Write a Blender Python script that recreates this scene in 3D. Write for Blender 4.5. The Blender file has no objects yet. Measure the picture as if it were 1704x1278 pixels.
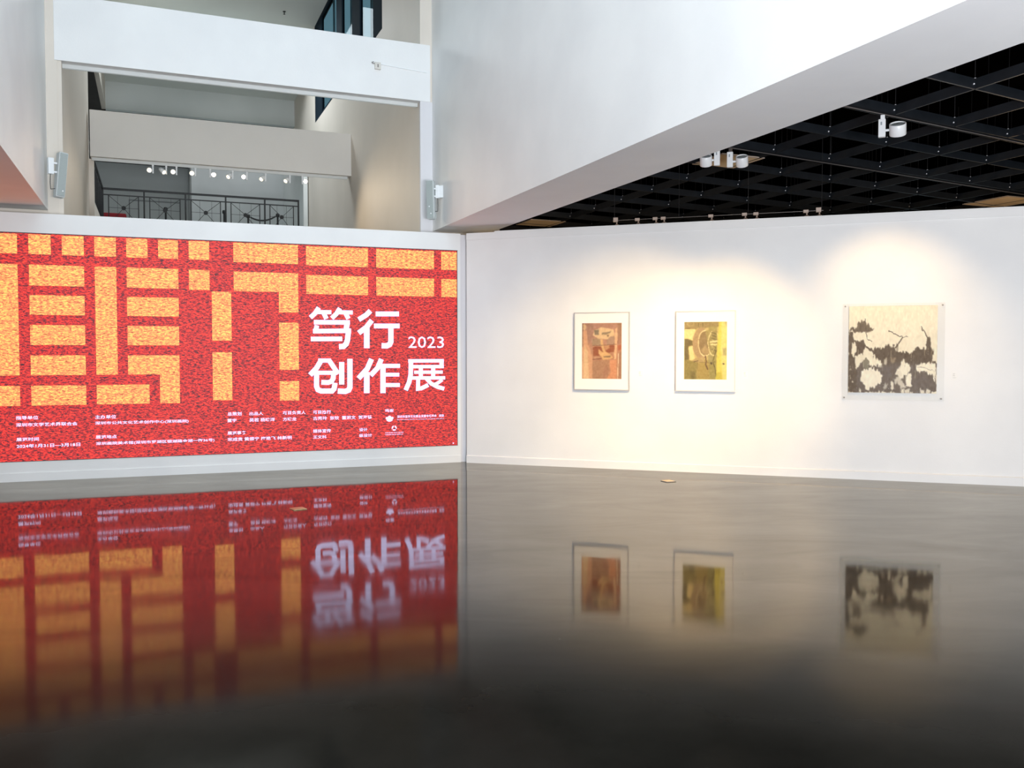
import bpy, bmesh, math, random
import numpy as np
from mathutils import Vector, Matrix
random.seed(7); rng = np.random.default_rng(7)
S = bpy.context.scene
COL = S.collection

# ------------------------------------------------------------------ camera, world, exposure, large lights
F = 1458.0; TH = math.atan(52 / F); EYE = np.array([0, 0, 1.6])
cd = bpy.data.cameras.new('camera'); cam = bpy.data.objects.new('camera', cd); COL.objects.link(cam)
cd.sensor_fit = 'HORIZONTAL'; cd.sensor_width = 36.0; cd.lens = 36.0 * F / 1704
cam.location = (0, 0, 1.6); cam.rotation_euler = (math.pi / 2 - TH, 0, 0)
cd.clip_start = 0.05; cd.clip_end = 200
S.camera = cam
S.view_settings.view_transform = 'Standard'; S.view_settings.look = 'None'
S.view_settings.gamma = 1.0; S.view_settings.exposure = 0.0
S.view_settings.use_curve_mapping = False
S.cycles.use_denoising = True
S.cycles.max_bounces = 10; S.cycles.diffuse_bounces = 6; S.cycles.glossy_bounces = 5
S.cycles.transmission_bounces = 8; S.cycles.sample_clamp_indirect = 6.0
S.cycles.caustics_reflective = False; S.cycles.caustics_refractive = False
w = bpy.data.worlds.new('overcast'); S.world = w; w.use_nodes = True
w.node_tree.nodes['Background'].inputs[0].default_value = (0.62, 0.80, 0.90, 1)
w.node_tree.nodes['Background'].inputs[1].default_value = 1.0

AC = math.radians(22.3)           # the atrium's own axes: U across it, V along it
AL = math.radians(19.97)          # the low wall that carries the screen
AR = math.radians(-18.53)         # the low wall that carries the pictures
def ax(a): return np.array([math.cos(a), math.sin(a), 0]), np.array([-math.sin(a), math.cos(a), 0])
U, V = ax(AC); LX, LN = ax(AL); RX, RN = ax(AR)
LO = np.array([-.757, 12.777, 0]); RO = np.array([-.657, 12.721, 0])
def uv(u, v, z=0): p = U * u + V * v; return (p[0], p[1], z)
def ray(px, py):
    a = (px - 852) / F; b = -(py - 639) / F
    return np.array([a, math.cos(TH) + b * math.sin(TH), -math.sin(TH) + b * math.cos(TH)])
def hit(px, py, n, c): d = ray(px, py); return EYE + (c - EYE @ n) / (d @ n) * d
def sz_l(px, py): p = hit(px, py, LN, LO @ LN); return float((p - LO) @ LX), float(p[2])
def sz_r(px, py): p = hit(px, py, RN, RO @ RN); return float((p - RO) @ RX), float(p[2])

def lamp(kind, name, loc, energy, color, rot=None, target=None, **kw):
    d = bpy.data.lights.new(name, kind); d.energy = energy; d.color = color
    for k, v_ in kw.items(): setattr(d, k, v_)
    o = bpy.data.objects.new(name, d); COL.objects.link(o); o.location = loc
    if target is not None:
        o.rotation_euler = (Vector(target) - Vector(loc)).to_track_quat('-Z', 'Y').to_euler()
    elif rot: o.rotation_euler = rot
    return o
COOL = (.86, .95, 1.0); NEUT = (1.0, .96, .90); WARM = (1.0, .67, .31)
# daylight through the atrium rooflight (long axis along the atrium)
lamp('AREA', 'rooflight_daylight', uv(1.37, 1.2, 9.3), 370, COOL, rot=(0, 0, AC), shape='RECTANGLE', size=4.6, size_y=10.0)
# weaker fill lamp added under the closed ceiling of the inner bay
lamp('AREA', 'inner_bay_fill', uv(1.37, 20.6, 9.3), 240, COOL, rot=(0, 0, AC), shape='RECTANGLE', size=3.5, size_y=2.0)
# fill lights added behind the camera and in the hall, brightening the low walls
lamp('AREA', 'behind_camera_fill', (1.0, -8.7, 1.7), 500, (1.0, .94, .86), target=(1.0, 9.0, 1.9), shape='RECTANGLE', size=18.0, size_y=3.0)
lamp('AREA', 'hall_fill', (9.5, 2.5, 4.0), 75, (1.0, .82, .64), target=(4.8, 11.0, 1.8), shape='RECTANGLE', size=3.0, size_y=.6)
# soft fill lamp added behind the camera, aimed up at the beam undersides
lamp('AREA', 'upward_fill', (2.2, -2.2, .8), 1450, (.90, .93, 1.0), target=(2.9, 1.3, 4.6), shape='RECTANGLE', size=3.0, size_y=1.5)
# warm fill lamps added beyond the picture wall to lift the ceiling boards
lamp('POINT', 'rear_hall_fill', (1.3, 15.2, 2.3), 75, (1.0, .70, .40), shadow_soft_size=.35)
lamp('POINT', 'rear_hall_fill', (8.3, 13.6, 2.3), 75, (1.0, .70, .40), shadow_soft_size=.35)
# upper gallery beyond the railing
lamp('AREA', 'upper_gallery_light', uv(2.0, 28.5, 7.7), 62, (.95, .98, 1), rot=(0, 0, AC), shape='RECTANGLE', size=8, size_y=3)

# ------------------------------------------------------------------ materials
def srgb(r, g, b):
    f = lambda c: (c / 255) / 12.92 if c / 255 <= .04045 else ((c / 255 + .055) / 1.055) ** 2.4
    return (f(r), f(g), f(b), 1)
def mat(name, col=(.8, .8, .8, 1), rough=.5, metal=0, emit=None, es=0, **kw):
    m = bpy.data.materials.new(name); m.use_nodes = True
    b = m.node_tree.nodes['Principled BSDF']
    b.inputs['Base Color'].default_value = col; b.inputs['Roughness'].default_value = rough
    b.inputs['Metallic'].default_value = metal
    if emit: b.inputs['Emission Color'].default_value = emit; b.inputs['Emission Strength'].default_value = es
    for k, v_ in kw.items(): b.inputs[k].default_value = v_
    return m
def noisy(m, c1, c2, scale=3, detail=4, bump=0, bscale=60, stretch=(1, 1, 1), rough=None):
    n = m.node_tree.nodes; l = m.node_tree.links; b = n['Principled BSDF']
    tc = n.new('ShaderNodeTexCoord'); mp = n.new('ShaderNodeMapping'); mp.inputs['Scale'].default_value = stretch
    l.new(tc.outputs['Object'], mp.inputs[0])
    t = n.new('ShaderNodeTexNoise'); t.inputs['Scale'].default_value = scale; t.inputs['Detail'].default_value = detail
    l.new(mp.outputs[0], t.inputs[0])
    r = n.new('ShaderNodeValToRGB'); r.color_ramp.elements[0].position = .35; r.color_ramp.elements[1].position = .68
    r.color_ramp.elements[0].color = c1; r.color_ramp.elements[1].color = c2
    l.new(t.outputs[0], r.inputs[0]); l.new(r.outputs[0], b.inputs['Base Color'])
    if rough:
        mr = n.new('ShaderNodeMapRange'); mr.inputs[3].default_value = rough[0]; mr.inputs[4].default_value = rough[1]
        mr.inputs[1].default_value = .3; mr.inputs[2].default_value = .7
        l.new(t.outputs[0], mr.inputs[0]); l.new(mr.outputs[0], b.inputs['Roughness'])
    if bump:
        t2 = n.new('ShaderNodeTexNoise'); t2.inputs['Scale'].default_value = bscale; t2.inputs['Detail'].default_value = 3
        l.new(tc.outputs['Object'], t2.inputs[0])
        bp = n.new('ShaderNodeBump'); bp.inputs['Strength'].default_value = bump; bp.inputs['Distance'].default_value = .01
        l.new(t2.outputs[0], bp.inputs['Height']); l.new(bp.outputs[0], b.inputs['Normal'])
    return m
WHITE = noisy(mat('white_wall_paint', rough=.55), (.79, .79, .785, 1), (.84, .84, .83, 1), 1.3, 3, .08, 45)
BEIGE = noisy(mat('cream_wall_paint', rough=.6), (.69, .63, .555, 1), (.74, .675, .60, 1), .8, 3, .08, 45)
GREYC = noisy(mat('grey_ceiling_paint', rough=.8), (.66, .69, .66, 1), (.72, .75, .72, 1), .5, 2)
GREYW = noisy(mat('grey_wall_paint', rough=.7), (.62, .66, .65, 1), (.70, .74, .73, 1), .6, 2)
DARKC = noisy(mat('dark_ceiling_paint', rough=.85), (.028, .025, .022, 1), (.04, .036, .032, 1), 2, 3)
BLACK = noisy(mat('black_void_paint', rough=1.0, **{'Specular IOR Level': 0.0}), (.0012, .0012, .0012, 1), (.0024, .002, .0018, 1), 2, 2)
STEEL = noisy(mat('black_powdercoat_steel', rough=.5), (.008, .0105, .014, 1), (.012, .0155, .020, 1), 6, 3)
BRIGHT = mat('zinc_bolt_metal', (.80, .80, .82, 1), .4, 0)
ROD = mat('dull_threaded_rod', (.010, .010, .011, 1), .5, .3)
TRACKK = mat('black_track_aluminium', (.006, .007, .009, 1), .5, .1)
TRACKG = mat('grey_track_aluminium', (.20, .18, .17, 1), .4, .3)
TRACKW = mat('white_track_aluminium', (.74, .77, .76, 1), .4, 0)
LAMPW = mat('white_lamp_enamel', (.85, .87, .88, 1), .35, 0)
LAMPG = mat('grey_lamp_back', (.30, .34, .36, 1), .5, 0)
LAMPB = mat('tan_lamp_enamel', (.50, .40, .34, 1), .5, 0)
LAMPD = mat('dark_lamp_adapter', (.06, .045, .04, 1), .5, 0)
GLOW = mat('lit_lamp_lens', (.9, .8, .6, 1), .3, 0, (1, .80, .50, 1), 5)
GLOWH = mat('brightly_lit_lamp_lens', (.9, .8, .6, 1), .3, 0, (1, .84, .58, 1), 25)
BLACKM = mat('black_metal', (.012, .012, .013, 1), .45, .2)
SPKW = mat('pale_speaker_shell', (.62, .66, .66, 1), .45)
SPKG = noisy(mat('speaker_grille', rough=.6), (.33, .37, .36, 1), (.40, .44, .43, 1), 180, 2)
CHROME = mat('brushed_stainless_steel', (.72, .70, .66, 1), .3, .9)
BRASS = noisy(mat('worn_brass', rough=.4, metal=.8), (.55, .40, .22, 1), (.70, .55, .32, 1), 25, 3)
STUD = mat('grey_stud_metal', (.34, .31, .28, 1), .6, 0)
REDF = mat('dark_red_fabric', (.22, .01, .015, 1), .9)
PANELT = noisy(mat('tan_ceiling_board', rough=.7), (.88, .66, .40, 1), (.93, .75, .52, 1), 4, 3)
MATB = mat('cream_mat_board', (.86, .84, .79, 1), .8)
SILVER = mat('silver_picture_frame', (.60, .56, .54, 1), .35, .5)
CARD = mat('white_label_card', (.84, .84, .82, 1), .6)
INK = mat('grey_print_ink', (.25, .24, .23, 1), .8)
FRAMEW = mat('dark_window_frame', (.012, .022, .032, 1), .9, 0, **{'Specular IOR Level': .05})
PLASTIC = mat('off_white_plastic', (.66, .63, .58, 1), .5)
GREYBOX = mat('shadow_gap_grey', (.70, .69, .71, 1), .6)

def glass(name, tint, gl):
    m = bpy.data.materials.new(name); m.use_nodes = True; n = m.node_tree.nodes; l = m.node_tree.links
    n.remove(n['Principled BSDF']); o = n['Material Output']
    t = n.new('ShaderNodeBsdfTransparent'); t.inputs[0].default_value = tint
    g = n.new('ShaderNodeBsdfGlossy'); g.inputs['Roughness'].default_value = .03
    lw = n.new('ShaderNodeLayerWeight'); lw.inputs[0].default_value = .5
    pw = n.new('ShaderNodeMath'); pw.operation = 'POWER'; pw.inputs[1].default_value = 4.0; l.new(lw.outputs['Facing'], pw.inputs[0])
    fr = n.new('ShaderNodeMath'); fr.operation = 'MULTIPLY_ADD'; fr.inputs[1].default_value = gl; fr.inputs[2].default_value = .0003; l.new(pw.outputs[0], fr.inputs[0])
    mx = n.new('ShaderNodeMixShader'); l.new(fr.outputs[0], mx.inputs[0]); l.new(t.outputs[0], mx.inputs[1]); l.new(g.outputs[0], mx.inputs[2])
    l.new(mx.outputs[0], o.inputs[0]); return m
WGLASS = glass('tinted_window_glass', (.36, .47, .50, 1), .12)
ACRYL = glass('clear_acrylic', (.97, .97, .965, 1), .9)
SKYG = glass('rooflight_glass', (.8, .9, .95, 1), .9)

# polished dark concrete floor
FLOOR = mat('polished_dark_concrete', (.03, .03, .03, 1), .1)
def floor_nodes():
    m = FLOOR; n = m.node_tree.nodes; l = m.node_tree.links; b = n['Principled BSDF']
    tc = n.new('ShaderNodeTexCoord')
    big = n.new('ShaderNodeTexNoise'); big.inputs['Scale'].default_value = .75; big.inputs['Detail'].default_value = 6; big.inputs['Roughness'].default_value = .62
    l.new(tc.outputs['Object'], big.inputs[0])
    r = n.new('ShaderNodeValToRGB'); r.color_ramp.elements[0].position = .33; r.color_ramp.elements[1].position = .7
    r.color_ramp.elements[0].color = (.006, .0055, .0045, 1); r.color_ramp.elements[1].color = (.017, .0155, .013, 1)
    l.new(big.outputs[0], r.inputs[0])
    # a few pale dust specks
    vo = n.new('ShaderNodeTexVoronoi'); vo.inputs['Scale'].default_value = 3.2; l.new(tc.outputs['Object'], vo.inputs[0])
    a3 = n.new('ShaderNodeMath'); a3.operation = 'LESS_THAN'; a3.inputs[1].default_value = .016; l.new(vo.outputs['Distance'], a3.inputs[0])
    mx = n.new('ShaderNodeMixRGB'); mx.inputs[2].default_value = (.16, .15, .13, 1)
    l.new(a3.outputs[0], mx.inputs[0]); l.new(r.outputs[0], mx.inputs[1]); l.new(mx.outputs[0], b.inputs['Base Color'])
    sm = n.new('ShaderNodeTexNoise'); sm.inputs['Scale'].default_value = 2.3; sm.inputs['Detail'].default_value = 7
    l.new(tc.outputs['Object'], sm.inputs[0])
    mr = n.new('ShaderNodeMapRange'); mr.inputs[1].default_value = .3; mr.inputs[2].default_value = .72; mr.inputs[3].default_value = .028; mr.inputs[4].default_value = .066
    l.new(sm.outputs[0], mr.inputs[0]); l.new(mr.outputs[0], b.inputs['Roughness'])
    bn = n.new('ShaderNodeTexNoise'); bn.inputs['Scale'].default_value = 1.6; bn.inputs['Detail'].default_value = 2
    l.new(tc.outputs['Object'], bn.inputs[0])
    bp = n.new('ShaderNodeBump'); bp.inputs['Strength'].default_value = .12; bp.inputs['Distance'].default_value = .006
    l.new(bn.outputs[0], bp.inputs['Height']); l.new(bp.outputs[0], b.inputs['Normal'])
    # reflectance of the honed surface: strong at grazing angles, falling off quickly towards steep ones
    b.inputs['Specular IOR Level'].default_value = 0.0
    lw = n.new('ShaderNodeLayerWeight'); lw.inputs[0].default_value = .5
    fc = n.new('ShaderNodeFloatCurve'); cv = fc.mapping.curves[0]
    P = [(0, .02), (.5, .022), (.61, .022), (.67, .065), (.70, .14), (.74, .25), (.82, .40), (.87, .50), (.95, .72), (1, 1)]
    cv.points[0].location = P[0]; cv.points[1].location = P[-1]
    for p in P[1:-1]: cv.points.new(*p)
    fc.mapping.update()
    l.new(lw.outputs['Facing'], fc.inputs['Value'])
    # worn polish: blotches and long scuffs vary the gloss
    wn = n.new('ShaderNodeTexNoise'); wn.inputs['Scale'].default_value = 1.3; wn.inputs['Detail'].default_value = 8; wn.inputs['Roughness'].default_value = .65; wn.inputs['Distortion'].default_value = .6
    wm = n.new('ShaderNodeMapping'); wm.inputs['Scale'].default_value = (.6, 1.5, 1); wm.inputs['Rotation'].default_value = (0, 0, -.2)
    l.new(tc.outputs['Object'], wm.inputs[0]); l.new(wm.outputs[0], wn.inputs[0])
    wr = n.new('ShaderNodeMapRange'); wr.inputs[1].default_value = .3; wr.inputs[2].default_value = .7; wr.inputs[3].default_value = .88; wr.inputs[4].default_value = 1.08
    l.new(wn.outputs[0], wr.inputs[0])
    fm = n.new('ShaderNodeMath'); fm.operation = 'MULTIPLY'; fm.use_clamp = True; l.new(fc.outputs[0], fm.inputs[0]); l.new(wr.outputs[0], fm.inputs[1])
    rr = n.new('ShaderNodeMapRange'); rr.inputs[1].default_value = .62; rr.inputs[2].default_value = .80; rr.inputs[3].default_value = .06; rr.inputs[4].default_value = 0
    l.new(lw.outputs['Facing'], rr.inputs[0])
    ra = n.new('ShaderNodeMath'); ra.operation = 'ADD'; l.new(mr.outputs[0], ra.inputs[0]); l.new(rr.outputs[0], ra.inputs[1])
    g = n.new('ShaderNodeBsdfGlossy'); g.inputs['Color'].default_value = (1, .95, .87, 1)
    l.new(ra.outputs[0], g.inputs['Roughness']); l.new(bp.outputs[0], g.inputs['Normal'])
    ms = n.new('ShaderNodeMixShader'); l.new(fm.outputs[0], ms.inputs[0]); l.new(b.outputs[0], ms.inputs[1]); l.new(g.outputs[0], ms.inputs[2])
    l.new(ms.outputs[0], n['Material Output'].inputs[0])
floor_nodes()

# the lit screen picture: speckled red ground / speckled orange blocks
def led_mat(name, stops, sx=(34, 1, 92), seed=0.):
    m = bpy.data.materials.new(name); m.use_nodes = True; n = m.node_tree.nodes; l = m.node_tree.links
    b = n['Principled BSDF']; b.inputs['Base Color'].default_value = (.01, .01, .01, 1); b.inputs['Roughness'].default_value = .6
    tc = n.new('ShaderNodeTexCoord'); mp = n.new('ShaderNodeMapping'); mp.inputs['Scale'].default_value = sx
    mp.inputs['Location'].default_value = (seed, 0, seed)
    l.new(tc.outputs['Object'], mp.inputs[0])
    t = n.new('ShaderNodeTexNoise'); t.inputs['Scale'].default_value = .75; t.inputs['Detail'].default_value = 2.2; t.inputs['Distortion'].default_value = .9
    l.new(mp.outputs[0], t.inputs[0])
    r = n.new('ShaderNodeValToRGB'); els = r.color_ramp.elements
    while len(els) < len(stops): els.new(.5)
    for e, (p, c) in zip(els, stops): e.position = p; e.color = c
    l.new(t.outputs[0], r.inputs[0]); l.new(r.outputs[0], b.inputs['Emission Color'])
    b.inputs['Emission Strength'].default_value = 1.0
    return m
LEDRED = led_mat('lit_red_speckled_picture', [(.36, (.08, .012, .020, 1)), (.44, (.36, .012, .022, 1)), (.53, (.85, .024, .026, 1)), (.66, (1.2, .07, .035, 1))])
LEDORG = led_mat('lit_orange_speckled_picture', [(.36, (.62, .17, .05, 1)), (.44, (1.1, .27, .12, 1)), (.53, (1.5, .52, .13, 1)), (.64, (1.5, .85, .19, 1))], seed=9.)
LEDWHT = mat('lit_white_lettering', (.02, .02, .02, 1), .6, 0, (.66, .62, 1.0, 1), 1.75)

# ------------------------------------------------------------------ mesh helpers
class MB:
    def __init__(s): s.v = []; s.f = []; s.m = []; s.sm = []
    def add(s, vs, fs, mi=0, smooth=False, M=None):
        o = len(s.v)
        for p in vs:
            p = Vector(p)
            if M is not None: p = M @ p
            s.v.append(tuple(p))
        for f in fs: s.f.append(tuple(o + i for i in f)); s.m.append(mi); s.sm.append(smooth)
        return s
    def box(s, x0, x1, y0, y1, z0, z1, mi=0, M=None):
        vs = [(x, y, z) for x in (x0, x1) for y in (y0, y1) for z in (z0, z1)]
        return s.add(vs, [(0, 1, 3, 2), (4, 6, 7, 5), (0, 4, 5, 1), (2, 3, 7, 6), (0, 2, 6, 4), (1, 5, 7, 3)], mi, False, M)
    def bevbox(s, x0, x1, y0, y1, z0, z1, r, mi=0, M=None):
        bm = bmesh.new(); bmesh.ops.create_cube(bm, size=1)
        for v_ in bm.verts: v_.co = Vector(((x0 + x1) / 2 + v_.co.x * (x1 - x0), (y0 + y1) / 2 + v_.co.y * (y1 - y0), (z0 + z1) / 2 + v_.co.z * (z1 - z0)))
        bmesh.ops.bevel(bm, geom=bm.edges[:], offset=r, segments=2, affect='EDGES', profile=.5)
        bm.verts.index_update()
        s.add([v_.co.copy() for v_ in bm.verts], [[v_.index for v_ in f.verts] for f in bm.faces], mi, False, M); bm.free(); return s
    def tube(s, p0, p1, r0, r1=None, n=12, mi=0, M=None, cap=True):
        r1 = r0 if r1 is None else r1
        p0 = Vector(p0); p1 = Vector(p1); d = (p1 - p0).normalized()
        a = d.orthogonal().normalized(); b = d.cross(a)
        vs = []
        for p, r in ((p0, r0), (p1, r1)):
            for i in range(n):
                t = 2 * math.pi * i / n; vs.append(p + a * (math.cos(t) * r) + b * (math.sin(t) * r))
        s.add(vs, [(i, (i + 1) % n, n + (i + 1) % n, n + i) for i in range(n)], mi, True, M)
        if cap:
            s.add(vs[:n], [tuple(reversed(range(n)))], mi, False, M); s.add(vs[n:], [tuple(range(n))], mi, False, M)
        return s
    def lathe(s, prof, n=24, mi=0, M=None, smooth=True):      # profile [(r, z)] around z
        vs = []; k = len(prof)
        for r, z in prof:
            for i in range(n):
                t = 2 * math.pi * i / n; vs.append((r * math.cos(t), r * math.sin(t), z))
        fs = [(j * n + i, j * n + (i + 1) % n, (j + 1) * n + (i + 1) % n, (j + 1) * n + i) for j in range(k - 1) for i in range(n)]
        s.add(vs, fs, mi, smooth, M)
        s.add([vs[i] for i in range(n)], [tuple(reversed(range(n)))], mi, False, M)
        s.add(vs[-n:], [tuple(range(n))], mi, False, M)
        return s
    def path(s, pts, r, n=8, mi=0, M=None):
        for a, b in zip(pts[:-1], pts[1:]): s.tube(a, b, r, n=n, mi=mi, M=M)
        return s
    def mesh(s, name, mats):
        me = bpy.data.meshes.new(name); me.from_pydata(s.v, [], s.f)
        for m in (mats if isinstance(mats, (list, tuple)) else [mats]): me.materials.append(m)
        me.polygons.foreach_set('material_index', s.m); me.polygons.foreach_set('use_smooth', s.sm)
        me.update(); return me
    def obj(s, name, mats, parent=None, loc=(0, 0, 0), rz=0):
        return link(name, s.mesh(name, mats), parent, loc, rz)
def link(name, me, parent=None, loc=(0, 0, 0), rz=0):
    o = bpy.data.objects.new(name, me); COL.objects.link(o); o.location = loc; o.rotation_euler = (0, 0, rz)
    if parent: o.parent = parent
    return o
def tag(o, label=None, cat=None, group=None, kind=None):
    if label: o['label'] = label
    if cat: o['category'] = cat
    if group: o['group'] = group
    if kind: o['kind'] = kind
    return o
def thing(name, label, cat, loc=(0, 0, 0), rz=0, group=None):
    return tag(link(name, None, None, loc, rz), label, cat, group)
def struct(name, mb, m, label=None, rz=0, loc=(0, 0, 0), parent=None):
    o = mb.obj(name, m, parent, loc, rz)
    if parent is None: o['kind'] = 'structure'; o['category'] = name.split('_')[0]
    if label: o['label'] = label
    return o
def copy_tree(o, parent=None):
    c = o.copy(); COL.objects.link(c)
    if parent: c.parent = parent
    for ch in [x for x in o.children]: copy_tree(ch, c)
    return c

# ------------------------------------------------------------------ the setting
WALLTOP = 3.325; SOF = 3.42; CEIL = 9.5; V1 = 12.7; UL = -1.21; UR = 3.915; URO = 4.755; UI = 3.735; ULI = -1.03
b = MB(); b.box(-16, 16, -9, 30, -.12, 0)
struct('floor', b, FLOOR, 'dark polished concrete floor that mirrors the walls')

# low wall that carries the screen (local x to the right, wall front at y=0)
b = MB(); b.box(-11, .008, 0, .28, 0, WALLTOP)
led_wall = struct('wall_left', b, WHITE, 'low white wall around the lit red screen', AL, tuple(LO))
b = MB(); b.box(-11, .008, -.012, 0, 0, .105)
struct('baseboard_left', b, WHITE, 'white skirting under the red screen', AL, tuple(LO))
# slim recessed filler between the two low walls; its grey paint carries the shade
b = MB(); b.box(.008, .14, .03, .25, 0, WALLTOP - .01)
struct('trim_1', b, GREYBOX, 'narrow grey recess where the two low walls meet', AL, tuple(LO))
# low wall that carries the pictures
b = MB(); b.box(0, 12, 0, .22, 0, 3.225)
b.box(0.0, 12, -.012, .22, 3.225, 3.322); b.box(.42, 12, .02, .22, 3.322, 3.342)
struct('wall_right', b, WHITE, 'long low white wall with three hung pictures', AR, tuple(RO))
b = MB(); b.box(0, 12, -.018, 0, 0, .1)
b.add([(0, -.018, .1), (12, -.018, .1), (12, 0, .113), (0, 0, .113)], [(0, 1, 2, 3)])
struct('baseboard_right', b, WHITE, 'white skirting under the three pictures', AR, tuple(RO))

# upper atrium walls: deep white beams over the openings (local axes U, V)
b = MB(); b.box(UR, URO, -9, V1 + .2, SOF, CEIL)
struct('wall_beam_right', b, WHITE, 'deep white wall beam rising above the dark ceiling on the right', AC)
b = MB(); b.box(UL - .8, UL, -9, V1 + .2, SOF, CEIL)
struct('wall_beam_left', b, WHITE, 'deep white wall beam at the left edge', AC)
# inner bay walls
b = MB(); b.box(UI, 5.0, V1, 23.6, 0, 7.18); b.box(UI, UI + .11, V1, 15.0, 7.18, CEIL); b.box(UI, UI + .11, 21.75, 25.2, 7.18, CEIL)
struct('wall_bay_right', b, BEIGE, 'cream side wall of the tall bay right of the balcony', AC)
b = MB(); b.box(-2.0, ULI, V1, 18.0, 0, CEIL); b.box(ULI - .1, ULI, 18.0, 25.2, 7.90, CEIL); b.box(-1.6, ULI, 18.0, 23, 3.6, 4.62)
struct('wall_bay_left', b, BEIGE, 'cream side wall of the tall bay behind the left speaker', AC)
# corner columns either side, lit from the front
b = MB(); b.box(UI - .005, UR + .1, V1 - .012, V1 + .04, 0, 5.335)
struct('trim_2', b, GREYBOX, 'white corner pilaster beside the right speaker', AC)
b = MB(); b.box(UL, ULI - .05, V1 - .012, V1 + .04, 0, CEIL)
struct('trim_3', b, BEIGE, 'white corner pilaster beside the left speaker', AC)
# ceilings
b = MB(); b.box(-2.0, UI + .11, V1 - 1.0, 22.4, CEIL, CEIL + .15); b.box(-2.0, UI, 22.3, 22.5, 8.57, CEIL); b.box(-2.0, UI, 22.5, 25.2, 8.57, 8.7)
b.box(-2.0, 5.0, -9, -4.2, CEIL, CEIL + .15)
struct('ceiling_bay', b, GREYC, 'grey ceiling high above the bay', AC)
b = MB(); b.box(ULI, UI, 25, 25.2, 7.87, 8.57)
struct('wall_back_upper', b, GREYW, 'pale grey wall strip high at the back of the bay', AC)
b = MB(); b.box(-9, 12, 25.2, 33, 7.87, 8.0); b.box(-9, ULI - .1, 18.0, 25.2, 7.87, 8.0); b.box(-9, -2.0, 14, 18.0, 7.87, 8.0)
struct('ceiling_gallery', b, DARKC, 'dark ceiling of the upper gallery', AC)
b = MB(); b.box(-9, 12, 23.05, 33, 4.2, 4.55); b.box(-9, -1.08, 14, 23.05, 4.2, 4.55)
struct('floor_gallery', b, GREYW, 'upper gallery floor slab behind the railing', AC)
b = MB(); b.box(-9, 1.2, 32, 32.2, 4.55, 7.87); b.box(-9.2, -9, 14, 32.2, 0, 8); b.box(-9, 12, 32.2, 32.4, 0, 4.2); b.box(-9, -1.6, 14, 14.2, 0, 8)
b.box(4.0, 4.2, 23.6, 32, 4.55, 7.87)
struct('wall_gallery_back', b, GREYW, 'grey far wall of the upper gallery', AC)
b = MB(); b.box(1.2, 4.2, 29.2, 29.4, 4.55, 7.87); b.box(1.2, 1.32, 29.4, 32, 4.55, 7.87)
struct('wall_gallery_front', b, noisy(mat('pale_grey_paint', rough=.6), (.55, .58, .58, 1), (.62, .65, .65, 1), 1, 2), 'paler partition wall on the upper gallery', AC)
b = MB(); b.box(ULI, UI, 23.05, 23.25, 0, 4.55)
struct('wall_bay_back', b, WHITE, 'wall under the upper gallery slab', AC)
# thin dark outline of a display recess on the gallery wall
b = MB(); Z0 = 4.55
for x0, x1, z0, z1 in ((-.66, .95, 6.66, 6.70), (-.66, -.63, 4.55, 6.66), (.92, .95, 4.55, 6.66)): b.box(x0, x1, 31.975, 32.0, z0, z1)
struct('door_1', b, mat('grey_door_trim', (.30, .32, .32, 1), .5), 'faint door outline on the far gallery wall', AC)

# beams across the atrium (local axes U, V)
b = MB(); b.bevbox(UL + .10, UR - .03, V1 - .02, V1 + .19, 5.335, 6.17, .004)
struct('trim_4', b, WHITE, 'broad white cross beam nearest the camera, with a junction box', AC)
b = MB(); b.bevbox(ULI + .04, UI + .01, 17.6, 17.85, 5.14, 5.972, .004)
struct('trim_5', b, noisy(mat('off_white_beam_paint', rough=.6), (.74, .71, .665, 1), (.79, .76, .71, 1), .8, 3, .08, 45), 'second cross beam, with a row of lit spotlights beneath', AC)
# slim posts framing the balcony
b = MB(); b.box(-1.03, -.945, 17.85, 17.97, 4.0, 5.14)
struct('trim_6', b, BEIGE, 'thin cream post at the left end of the balcony opening', AC)
b = MB(); b.box(3.60, 3.70, 22.7, 22.8, 4.0, 6.5)
struct('trim_7', b, TRACKW, 'thin white post at the right end of the railing', AC)

# clerestory window in the bay's right wall, panes and mullions each its own part
b = MB(); b.box(UI + .01, UI + .10, 15.0, 21.75, 7.18, 7.24); b.box(UI + .01, UI + .10, 15.0, 21.75, 9.42, 9.5)
win = struct('window_1', b, FRAMEW, 'high clerestory window with dark mullions and tinted panes', AC)
mull = [(21.75, 20.84), (19.06, 18.48), (17.48, 16.78), (15.70, 15.0)]
for hi, lo in mull:
    mb = MB(); mb.box(UI + .01, UI + .07, lo, hi, 7.24, 9.42)
    o = mb.obj('mullion', FRAMEW, win)
for v0, v1 in ((19.06, 20.84), (17.48, 18.48), (15.70, 16.78)):
    mb = MB(); mb.box(UI + .04, UI + .05, v0, v1, 7.24, 9.42); mb.obj('pane', WGLASS, win)
    mb = MB(); mb.box(UI + .055, UI + .09, v0 + (v1 - v0) * .30, v0 + (v1 - v0) * .30 + .07, 7.24, 9.42); mb.obj('mullion', mat('grey_mullion', (.30, .38, .42, 1), .8, 0), win)

# glazed rooflight over the atrium, outside the frame
b = MB()
b.box(UL, UR, -4.2, -4.1, CEIL, CEIL + .3); b.box(UL, UR, V1 - 1.1, V1 - 1.0, CEIL, CEIL + .3)
sky = struct('window_2', b, FRAMEW, 'glazed rooflight over the atrium', AC)
for i in range(5):
    mb = MB(); v0 = -4.1 + i * 3.14; mb.box(UL, UR, v0 + .03, v0 + 3.11, CEIL + .1, CEIL + .12); mb.obj('pane', SKYG, sky)
    mb = MB(); mb.box(UL, UR, v0 - .03, v0 + .03, CEIL, CEIL + .25); mb.obj('mullion', TRACKW, sky)

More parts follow.
